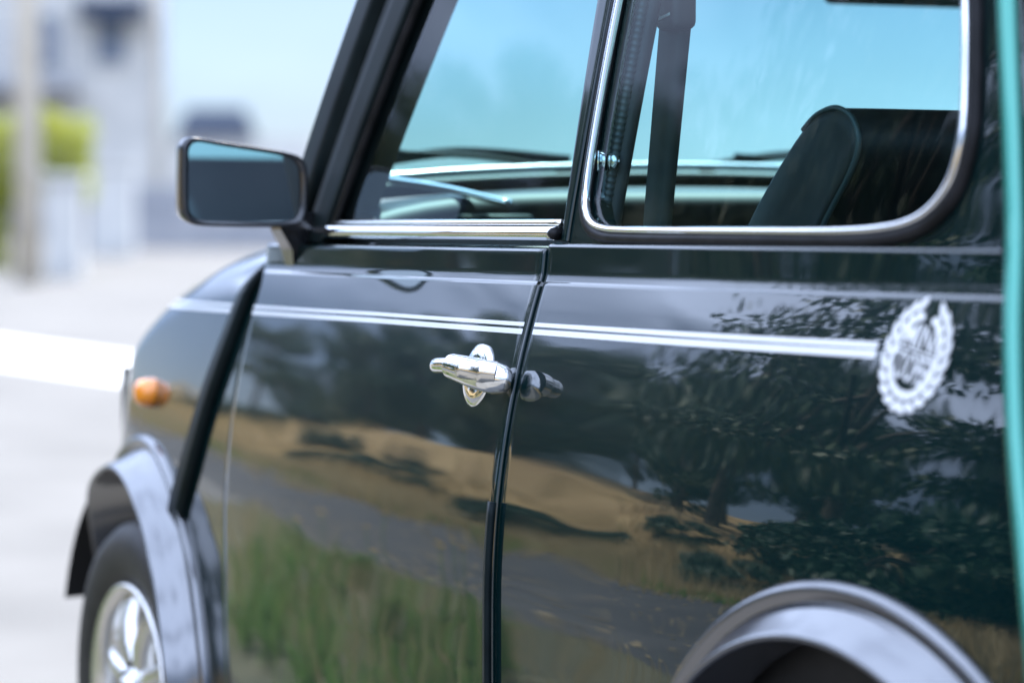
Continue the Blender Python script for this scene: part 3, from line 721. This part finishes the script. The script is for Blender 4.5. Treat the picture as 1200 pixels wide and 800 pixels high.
# seat belt from the B-pillar: anchor, two-faced strap
sb0, sb1 = Vector((1.386, .182, 1.135)), Vector((1.385, .164, .86))
def belt_pt(t): return sb0.lerp(sb1, t) + Vector((-.018 * t, 0, 0))
rows_ = []
for t in np.linspace(0, 1, 12):
    p = belt_pt(t); wv_ = .0175 * (1 - .30 * t)
    rows_.append([p + Vector((-wv_, -.004, 0)), p + Vector((wv_ * .5, .003, 0)), p + Vector((wv_ * .6, .005, 0)), p + Vector((wv_ * .75, .016, 0))])
sbm = grid_mesh(rows_); sbo = cpart('seat_belt', sbm, 'belt')
md = sbo.modifiers.new('thick', 'SOLIDIFY'); md.thickness = .0016
sub('belt_anchor', join([move_mesh(lathe([(0, -.014), (.018, -.013), (.024, -.006), (.024, .008), (.018, .014), (0, .015)], 24), Vector((1.388, .180, 1.185))), box_mesh(1.366, 1.412, .170, .200, 1.125, 1.172, .009, 3)]), 'interior', sbo)
sub('belt_label', pyd([(1.374, .1690, 1.1345), (1.406, .1690, 1.1400), (1.406, .1690, 1.1430), (1.374, .1690, 1.1375)], [(0, 1, 2, 3)]), 'label', sbo, smooth=False)
cpart('sun_visor', box_mesh(.60, .625, .83, 1.12, 1.219, 1.262, .008, 2), 'interior')
cpart('interior_mirror', box_mesh(.585, .60, .62, .78, 1.228, 1.262, .01, 2), 'trim_black')

# ------------------------------------------------------------------ ground and road
def gz(x, y):
    d_ = max(0., -x - 2.0); return .0165 * d_ * d_ / (d_ + 3.0) if d_ < 400 else .0165 * 400
gx = sorted(set(list(np.linspace(-60, 20, 60)) + [-3000, -1500, -700, -300, -150, -90, 40, 90, 200, 600, 1500, 3000]))
gy = [-3000, -800, -200, -60, -30, -15, -8, -4, 0, 5, 10, 20, 40, 100, 300, 1000, 3000]
gme = grid_mesh([[(x, y, gz(x, y)) for x in gx] for y in gy]); obj('ground', gme, 'asphalt', kind='structure')
lane = grid_mesh([[(x, y, gz(x, y) + .004) for x in gx if -300 <= x <= 90] for y in (-5.6, -3.5, -2.5, -1.72)])
M['dark_asphalt'] = noisy(mat('dark_asphalt', (.032, .033, .035), .9), (.055, .055, .054), 1.2, 8, bump=.5, bscale=140, dist=.006)
obj('road', lane, 'dark_asphalt', kind='structure')
# broad white edge line, running obliquely away on the far side of the car
def band(p0, p1, wd, n=24, off=.004):
    a = Vector((*p0, 0)); b = Vector((*p1, 0)); t = (b - a).normalized(); s_ = Vector((-t.y, t.x, 0)) * wd / 2
    return grid_mesh([[(q.x, q.y, gz(q.x, q.y) + off) for q in (a.lerp(b, k / n) - s_, a.lerp(b, k / n) + s_)] for k in range(n + 1)])
obj('road_line', band((-21.5, 3.4), (-10.0, 4.4), 1.0), 'white_line', kind='structure')

# grassy bank on the near side of the road (seen in the paintwork)
def far_in(x): return min(3.2, max(0, (-10 - x) * .13))      # the verge swings in towards the road further on
def bank_z(x, y):
    t = min(1, max(0, (-5.6 + far_in(x) + .7 * math.sin(x * .13) - y) / 7.0)); s_ = t * t * (3 - 2 * t)
    return gz(x, y) - .03 + s_ * (1.25 + .4 * math.sin(x * .21 + 1) + .25 * math.sin(x * .63)) + max(0, -12.5 - y) * .06 + .05 * noise.noise(Vector((x * 1.3, y * 1.3, 0))) * min(1, t * 4)
bx = np.linspace(-75, 16, 180); by = np.concatenate([np.linspace(-1.6, -15, 44), [-18, -24, -32, -45, -70]])
bme = grid_mesh([[(x, y, bank_z(x, y)) for x in bx] for y in by]); obj('grass_bank', bme, 'soil', kind='structure')
def blades(n, place, hgt, wid, lean=.35, seg=2, seedv=1):
    g = np.random.default_rng(seedv); v = []; f = []
    for i in range(n):
        x, y, z, s_ = place(g); h = hgt * s_ * g.uniform(.55, 1.25); a = g.uniform(0, 2 * PI); w_ = wid * g.uniform(.6, 1.3)
        dx, dy = math.cos(a), math.sin(a); l = lean * g.uniform(.2, 1.3) * h; b0 = g.uniform(0, 2 * PI); lx, ly = math.cos(b0) * l, math.sin(b0) * l
        o = len(v); v += [(x - dx * w_, y - dy * w_, z), (x + dx * w_, y + dy * w_, z), (x + lx * .35 - dx * w_ * .7, y + ly * .35 - dy * w_ * .7, z + h * .6), (x + lx * .35 + dx * w_ * .7, y + ly * .35 + dy * w_ * .7, z + h * .6), (x + lx, y + ly, z + h)]
        f += [(o, o + 1, o + 3, o + 2), (o + 2, o + 3, o + 4)]
    return v, f
def dry_place(g):
    x = g.uniform(-60, 8); y = -5.0 + far_in(x) + .5 * math.sin(x * .9) * math.sin(x * .37) - abs(g.normal(0, 3.0)); 
    d_ = noise.noise(Vector((x * .35, y * .5, 3))); s_ = .7 + .9 * max(0, d_ + .2)
    return x, y, bank_z(x, y) - .02, s_
v, f = blades(52000, dry_place, .34, .012, seedv=3)
obj('dry_grass', pyd(v, f), 'straw', kind='stuff', smooth=False)['label'] = 'dry golden grass covering the roadside bank'
def green_place(g):
    x = g.uniform(-50, 6); y = -5.0 + far_in(x) - g.uniform(0, 1) ** 2 * 5
    if noise.noise(Vector((x * .28, y * .4, 9))) < .1: x = g.uniform(-50, 6); y = -4.9 + far_in(x) - g.uniform(0, 1) * .5
    return x, y, bank_z(x, y) - .02, 1.
v, f = blades(2600, green_place, .20, .016, seedv=4)
obj('green_grass', pyd(v, f), 'weed', kind='stuff', smooth=False)['label'] = 'green grass tufts along the foot of the bank'

# verge strip with tall weeds beside the car
obj('verge', grid_mesh([[(x, y, .012 + .02 * noise.noise(Vector((x * 3, y * 3, 0))) + gz(x, y)) for x in np.linspace(-7, .45, 44)] for y in np.linspace(-.36, -1.70, 10)]), 'verge', kind='structure')
def weed_plant(seedv, h, flowers):
    g = np.random.default_rng(seedv); v = []; f = []
    for s_ in range(7):
        a = g.uniform(0, 2 * PI); l = g.uniform(.05, .22) * h; hh = h * g.uniform(.6, 1.1); bx_, by_ = g.normal(0, .035, 2)
        pth = [Vector((bx_ + math.cos(a) * l * t * t, by_ + math.sin(a) * l * t * t, hh * t)) for t in np.linspace(0, 1, 6)]
        me = sweep(pth, circ(.0028, 4), side=(1, 0, 0)); o = len(v); v += [p.co.copy() for p in me.vertices]; f += [tuple(o + q for q in p.vertices) for p in me.polygons]
        for k in range(16):
            t = g.uniform(.1, 1); p = Vector((bx_ + math.cos(a) * l * t * t, by_ + math.sin(a) * l * t * t, hh * t)); b = g.uniform(0, 2 * PI); L = g.uniform(.05, .12) * (1.3 - t * .6); w_ = L * .16
            dv = Vector((math.cos(b), math.sin(b), g.uniform(.1, .9))).normalized(); sv = dv.cross(Vector((0, 0, 1))).normalized() * w_
            o = len(v); v += [p, p + dv * L * .45 + sv, p + dv * L + Vector((0, 0, -L * .25)), p + dv * L * .45 - sv]; f.append((o, o + 1, o + 2, o + 3))
    return pyd(v, f)
weed_variants = [weed_plant(20 + i, .36 + .07 * i, 0) for i in range(3)]
for k in range(3): weed_variants[k].materials.append(M['weed'])
wl_txt = 'leafy green weed growing on the verge beside the parked car'
gw = np.random.default_rng(5)
for i in range(84):
    o = bpy.data.objects.new('weed_plant', weed_variants[i % 3]); C.objects.link(o)
    y = gw.uniform(-1.45, -.42); x = gw.uniform(.42 + 2.9 * y - 1.5, 1.28 + 2.1 * y)
    o.location = (x, y, .01 + gz(x, y)); o.rotation_euler = (0, 0, gw.uniform(0, 6.3)); o.scale = [gw.uniform(.22, .44) * (1.25 if i % 9 == 0 else 1)] * 3
    tag(o, wl_txt, 'weed', 'weeds on the verge beside the car')
fl = []
for i in range(8):
    x = gw.uniform(-2.8, -1.0); y = gw.uniform(-1.4, -.85); h = gw.uniform(.3, .48); z0 = gz(x, y)
    root = empty('yellow_flower', (x, y, z0), 'yellow wildflower on a thin stem among the verge weeds', 'flower', 'yellow wildflowers on the verge')
    sub('stem', sweep([(0, 0, 0), (.01, 0, h * .5), (.02, .01, h)], circ(.0025, 5), side=(1, 0, 0)), 'weed', root)
    pet = []
    for k in range(10):
        a = 2 * PI * k / 10; c_, s_ = math.cos(a), math.sin(a); pet.append(pyd([(.02, .01, h), (.02 + c_ * .012 - s_ * .004, .01 + s_ * .012 + c_ * .004, h + .004), (.02 + c_ * .02, .01 + s_ * .02, h + .002), (.02 + c_ * .012 + s_ * .004, .01 + s_ * .012 - c_ * .004, h + .004)], [(0, 1, 2, 3)]))
    sub('petals', join(pet), 'flower', root)
def tall_place(g):
    while True:
        y = g.uniform(-1.5, -.42); x = g.uniform(.42 + 2.9 * y - 1.6, 1.25 + 2.1 * y)
        if noise.noise(Vector((x * 2.2, y * 2.2, 5))) > .02: return x, y, gz(x, y), 1.
v, f = blades(650, tall_place, .17, .0045, .7, seedv=16)
obj('tall_grass', pyd(v, f), 'weed', kind='stuff', smooth=False)['label'] = 'tall green grass among the weeds on the verge'
v, f = blades(260, lambda g: (lambda p: (p[0], p[1], p[2], 1.))(tall_place(g)), .30, .0022, .45, seedv=18)
obj('dry_stalks', pyd(v, f), 'straw', kind='stuff', smooth=False)['label'] = 'tall dry grass stalks standing among the green weeds'
gl_ = np.random.default_rng(21); v = []; f = []
for i in range(700):
    x = gl_.uniform(-9, 1.5); y = -1.75 - abs(gl_.normal(0, 1.4)); s_ = gl_.uniform(.015, .045); a_ = gl_.uniform(0, 6.3); z_ = gz(x, y) + .008; o = len(v)
    for q in range(4): v.append((x + s_ * math.cos(a_ + q * PI / 2) * (1 if q % 2 else .5), y + s_ * math.sin(a_ + q * PI / 2) * (1 if q % 2 else .5), z_ + gl_.uniform(0, .012)))
    f.append((o, o + 1, o + 2, o + 3))
obj('leaf_litter', pyd(v, f), 'straw', kind='stuff', smooth=False)['label'] = 'fallen dry leaves scattered on the dark road'
v, f = blades(2400, lambda g: (lambda x: (lambda y: (x, y, gz(x, y), 1.))(-4.9 + far_in(x) + abs(g.normal(0, .45)) + .5 * math.sin(x * .9) * math.sin(x * .37)))(g.uniform(-40, 4)), .12, .010, .6, seedv=19)
obj('edge_grass', pyd(v, f), 'straw', kind='stuff', smooth=False)['label'] = 'dry grass creeping over the ragged edge of the road'
v, f = blades(900, lambda g: (lambda x, y: (x, y, gz(x, y), 1.))(g.uniform(-6.5, -.75), g.uniform(-1.65, -.72)), .12, .004, seedv=6)
obj('verge_grass', pyd(v, f), 'straw', kind='stuff', smooth=False)['label'] = 'thin dry grass on the verge beside the car'

# ------------------------------------------------------------------ trees
def crown_mesh(seedv, n, rad, hgt, leaf, m, squash=.8):
    g = np.random.default_rng(seedv); cl = []
    for k in range(26):
        a = g.uniform(0, 2 * PI); u = g.uniform(-1, 1); rr = g.uniform(.35, 1) ** .6
        cl.append((math.cos(a) * math.sqrt(1 - u * u) * rr * rad, math.sin(a) * math.sqrt(1 - u * u) * rr * rad, hgt + u * rr * rad * squash, g.uniform(.22, .42) * rad))
    c = np.array(cl); k = g.integers(0, len(c), n); d_ = g.normal(0, 1, (n, 3)); d_ /= np.linalg.norm(d_, axis=1)[:, None]
    p = c[k, :3] + d_ * (c[k, 3] * g.uniform(.25, 1.05, n) ** .7)[:, None] * np.array([1.1, 1.1, .5])
    a = g.normal(0, 1, (n, 3)); a /= np.linalg.norm(a, axis=1)[:, None]; b = np.cross(a, g.normal(0, 1, (n, 3))); b /= np.linalg.norm(b, axis=1)[:, None]
    L = leaf * g.uniform(.6, 1.4, n)[:, None]
    V = np.stack([p - a * L, p + b * L * .45, p + a * L, p - b * L * .45], 1).reshape(-1, 3)
    me = pyd(V.tolist(), [(4 * i, 4 * i + 1, 4 * i + 2, 4 * i + 3) for i in range(n)]); me.materials.append(M[m]); return me, c
def trunk_mesh(c, hgt, seedv, r0=.22):
    g = np.random.default_rng(seedv); pth = spline([(0, 0, -.3), (.1, .05, hgt * .35), (.0, -.1, hgt * .7), (.15, 0, hgt * 1.15)], 5); n_ = len(pth)
    ms = [sweep(pth, circ(r0, 8), side=(1, 0, 0), scale=[1.15 - .85 * i / (n_ - 1) for i in range(n_)])]
    for k in range(9):
        q = c[g.integers(0, len(c))]; t = g.uniform(.35, .85); s_ = pth[int(t * (n_ - 1))]
        lp = [s_, s_.lerp(Vector(q[:3]), .5) + Vector((0, 0, .25)), Vector(q[:3])]
        ms.append(sweep(spline(lp, 4), circ(r0 * .38, 6), side=(1, 0, .1), scale=[1 - .09 * i for i in range(9)]))
    return join(ms)
kinds = []
for i, (n, rad, hgt, leaf, m) in enumerate(((12000, 2.9, 4.0, .10, 'leaf'), (12000, 3.3, 4.6, .11, 'leaf2'), (10000, 2.3, 2.6, .09, 'leaf'), (4200, 3.4, 4.4, .115, 'leaf2'))):
    cm, cc = crown_mesh(40 + i, n, rad, hgt, leaf, m, 1.05); tm = trunk_mesh(cc, hgt, 60 + i); tm.materials.append(M['bark'])
    tm.polygons.foreach_set('use_smooth', [True] * len(tm.polygons)); kinds.append((cm, tm))
tree_txt = ['broadleaf tree with dense dark green crown on the grassy bank', 'taller tree with dry olive foliage on the grassy bank', 'low round dark green tree on the grassy bank', 'sparse open-crowned tree leaning over the foot of the grassy bank']
tree_spots = []
gt = np.random.default_rng(11)
for i in range(20):
    x = 4 - i * 3.2 + gt.uniform(-1, 1); y = -12.5 - gt.uniform(0, 4); tree_spots.append((x, y, i % 3, gt.uniform(.75, 1.05) * (.92 if i > 7 else .62)))
for i in range(14):
    tree_spots.append((-66 + i * 4.6 + gt.uniform(-1.5, 1.5), -24 - gt.uniform(0, 7), (i + 1) % 3, gt.uniform(1.0, 1.35)))
tree_spots += [(-10.5, -11.0, 3, 1.05), (-5.0, -11.4, 3, 1.15), (.2, -11.0, 0, 1.15), (-16.5, -12.5, 3, 1.0)]
for x, y, k, s_ in tree_spots:
    o = empty('bank_tree', (x, y, bank_z(x, y)), tree_txt[k], 'tree', ('dark broadleaf trees on the bank', 'olive trees on the bank', 'low trees on the bank', 'open-crowned trees near the road')[k])
    for nm, me in (('crown', kinds[k][0]), ('trunk', kinds[k][1])):
        q = bpy.data.objects.new(nm, me); C.objects.link(q); q.parent = o
    o.rotation_euler = (0, 0, gt.uniform(0, 6.28)); o.scale = (s_, s_, s_)

shr, shc = crown_mesh(90, 7000, 1.35, .95, .075, 'leaf', .75)
stm = trunk_mesh(shc, .8, 91, .09); stm.materials.append(M['bark'])
for i, (x, y, s_) in enumerate(((-7.6, -8.3, .8), (-5.3, -8.0, 1.15), (-3.1, -8.4, 1.0), (-.9, -8.0, 1.2), (1.6, -8.6, 1.1))):  # out-of-frame shrubs, added so the rear corner's paint reflects something dark
    o = empty('reflection_shrub', (x, y, bank_z(x, y) - .1), 'dense dark green shrub added on the bank to darken the paint reflection', 'shrub', 'shrubs added on the bank to darken the paint reflection')
    for nm, me in (('foliage', shr), ('stems', stm)):
        q = bpy.data.objects.new(nm, me); C.objects.link(q); q.parent = o
    o.rotation_euler = (0, 0, i * 1.3); o.scale = (s_, s_, s_)
gsb = np.random.default_rng(31)
for i in range(26):
    x = -8 - i * 1.75 + gsb.uniform(-.8, .8); y = -6.1 - abs(gsb.normal(0, 2.0)); s_ = gsb.uniform(.22, .55)
    o = empty('bank_bush', (x, y, bank_z(x, y) - .05), 'small dark green bush scattered on the dry grassy bank', 'bush', 'small bushes scattered on the dry bank')
    q = bpy.data.objects.new('foliage', shr); C.objects.link(q); q.parent = o; q2 = bpy.data.objects.new('stems', stm); C.objects.link(q2); q2.parent = o
    o.rotation_euler = (0, 0, i * 2.1); o.scale = (s_ * 1.5, s_, s_ * .8)

# ------------------------------------------------------------------ far side of the road, ahead of the car
VD = Vector((-math.sin(YAW), math.cos(YAW), 0)); VR = Vector((math.cos(YAW), math.sin(YAW), 0)); O0 = Vector((4.4, -1.425, 0))
def away(px, D):                                  # ground point a given distance off, along a bearing read from the photograph
    q = O0 + VD * D + VR * (D * (px - 600) / FPX); return Vector((q.x, q.y, gz(q.x, q.y)))
face = math.atan2(VR.y, VR.x)
def placed(name, px, D, label, cat, turn=0):
    o = empty(name, away(px, D), label, cat); o.rotation_euler = (0, 0, face + turn); return o
# pale rendered house (its right-hand corner shows)
hs = placed('house', 196, 56, 'pale grey rendered house with tall windows beyond the road, behind the pole', 'house', R(6.4))
sub('wall', box_mesh(-9, 0, 0, 7, -.2, 5.6), 'render_wall', hs, smooth=False)
rfv = [(-9.4, -.4, 5.6), (.4, -.4, 5.6), (.4, 7.4, 5.6), (-9.4, 7.4, 5.6), (-9.4, 3.5, 7.6), (.4, 3.5, 7.6)]
sub('roof', pyd(rfv, [(0, 1, 5, 4), (2, 3, 4, 5), (1, 2, 5), (3, 0, 4), (3, 2, 1, 0)]), 'roof_tile', hs, smooth=False)
for wx_, wz_, ww_, wh_ in ((-.95, 3.35, .50, .8), (-2.1, 3.3, .45, .9), (-4.2, 2.6, .7, 1.4), (-6.4, 2.6, .7, 1.4)):
    o = sub('window', box_mesh(wx_ - ww_ / 2, wx_ + ww_ / 2, -.03, .06, wz_ - wh_ / 2, wz_ + wh_ / 2), 'window_dark', hs, smooth=False)
    sub('sill', box_mesh(wx_ - ww_ / 2 - .06, wx_ + ww_ / 2 + .06, -.08, .05, wz_ - wh_ / 2 - .07, wz_ - wh_ / 2 - .005), 'white_wood', o, smooth=False)
sub('balcony', box_mesh(-3.4, -1.5, -.9, -.004, 2.45, 2.62), 'concrete', hs, smooth=False)
sub('balcony_rail', join([box_mesh(-3.38 + i * .14, -3.35 + i * .14, -.88, -.85, 2.624, 3.4) for i in range(14)] + [box_mesh(-3.4, -1.5, -.89, -.84, 3.402, 3.45)]), 'concrete', hs, smooth=False)
sub('awning', pyd([(-1.5, -.004, 4.05), (-.35, -.004, 4.05), (-.35, -.75, 3.72), (-1.5, -.75, 3.72), (-1.5, -.004, 4.0), (-.35, -.004, 4.0), (-.35, -.75, 3.67), (-1.5, -.75, 3.67)], [(0, 3, 2, 1), (4, 5, 6, 7), (0, 1, 5, 4), (3, 7, 6, 2), (1, 2, 6, 5), (0, 4, 7, 3)]), 'roof_tile', hs, smooth=False)
sub('downpipe', sweep([(-.12, -.07, 0), (-.12, -.07, 5.55)], circ(.05, 8), side=(1, 0, 0)), 'pole', hs)
sub('plinth', box_mesh(-9.02, .02, -.035, .3, -.2, .7), 'concrete', hs, smooth=False)
# utility pole
po = placed('utility_pole', 34, 31, 'tall beige concrete utility pole beside the yellow-green hedge', 'pole')
sub('shaft', sweep([(0, 0, -.1), (0, 0, 4), (0, 0, 8)], circ(.115, 14), side=(1, 0, 0), scale=[1.1, 1, .85]), 'pole', po)
sub('step_bolt', join([box_mesh(-.2, .2, -.012, .012, 2.2 + i * .5, 2.224 + i * .5) for i in range(8)]), 'concrete', po, smooth=False)
# yellow-green hedge
hd = placed('hedge', 20, 36, 'bright yellow-green hedge behind the beige pole', 'hedge')
g = np.random.default_rng(77); n = 9000
p = np.stack([g.uniform(-1.6, .82, n), g.uniform(-.3, .5, n), g.uniform(.75, 1.72, n)], 1)
low = g.uniform(0, 1, n) < .35; p[low, 0] = g.uniform(-1.6, -.12, low.sum()); p[low, 2] = g.uniform(.0, 1.0, low.sum())
p[:, 2] += .06 * np.sin(p[:, 0] * 7)
a = g.normal(0, 1, (n, 3)); a /= np.linalg.norm(a, axis=1)[:, None]; b = np.cross(a, g.normal(0, 1, (n, 3))); b /= np.linalg.norm(b, axis=1)[:, None]; L = .05 * g.uniform(.6, 1.4, n)[:, None]
V = np.stack([p - a * L, p + b * L * .5, p + a * L, p - b * L * .5], 1).reshape(-1, 3)
sub('foliage', pyd(V.tolist(), [(4 * i, 4 * i + 1, 4 * i + 2, 4 * i + 3) for i in range(n)]), 'hedge_leaf', hd, smooth=False)
sub('stems', join([sweep([(x_, .1, -.05), (x_ + .05, .1, .9)], circ(.03, 6), side=(1, 0, 0)) for x_ in np.linspace(-1.5, .7, 9)]), 'bark', hd)
# white gate pillars, grey wall
for px_, D_, hh, ww_, txt in ((76, 33, .98, .36, 'white square gate pillar right of the beige pole'), (133, 42, 1.12, .55, 'wider white gate pillar standing before the grey wall')):
    gp = placed('gate_pillar', px_, D_, txt, 'pillar')
    sub('post', box_mesh(-ww_ / 2, ww_ / 2, -.18, .18, -.1, hh, .01), 'white_wood', gp, smooth=False)
    sub('cap', box_mesh(-ww_ / 2 - .04, ww_ / 2 + .04, -.22, .22, hh + .002, hh + .07, .01), 'white_wood', gp, smooth=False)
gwall = placed('grey_wall', 110, 46, 'low grey concrete wall beyond the road, left of the door mirror', 'wall')
for i in range(9):
    for j in range(4):
        sub('block', box_mesh(-.3 + i * .42 + (.2 if j % 2 else 0), .108 + i * .42 + (.2 if j % 2 else 0), .004 * ((i * 7 + j * 3) % 3), .2, -.1 + j * .25, .14 + j * .25, .008, 1), 'concrete', gwall, smooth=False)
sub('gate_leaf', box_mesh(.1, .55, -.05, -.01, 0, .84), 'roof_tile', gwall, smooth=False)
# small outbuilding with a dark roof
ob = placed('outbuilding', 248, 100, 'small pale outbuilding with a dark roof, above the door mirror', 'building')
sub('wall', box_mesh(-1.6, 3.2, 0, 2.6, -.2, 2.15), 'render_wall', ob, smooth=False)
sub('roof', pyd([(-1.15, -.3, 2.15), (1.25, -.3, 2.15), (1.25, 2.9, 2.15), (-1.15, 2.9, 2.15), (-.85, 1.0, 3.1), (.95, 1.0, 3.1)], [(0, 1, 5, 4), (2, 3, 4, 5), (1, 2, 5), (3, 0, 4), (3, 2, 1, 0)]), 'roof_tile', ob, smooth=False)
sub('door', box_mesh(.3, 1.0, -.04, .02, 0, 1.7), 'window_dark', ob, smooth=False)
bpy.context.view_layer.update()
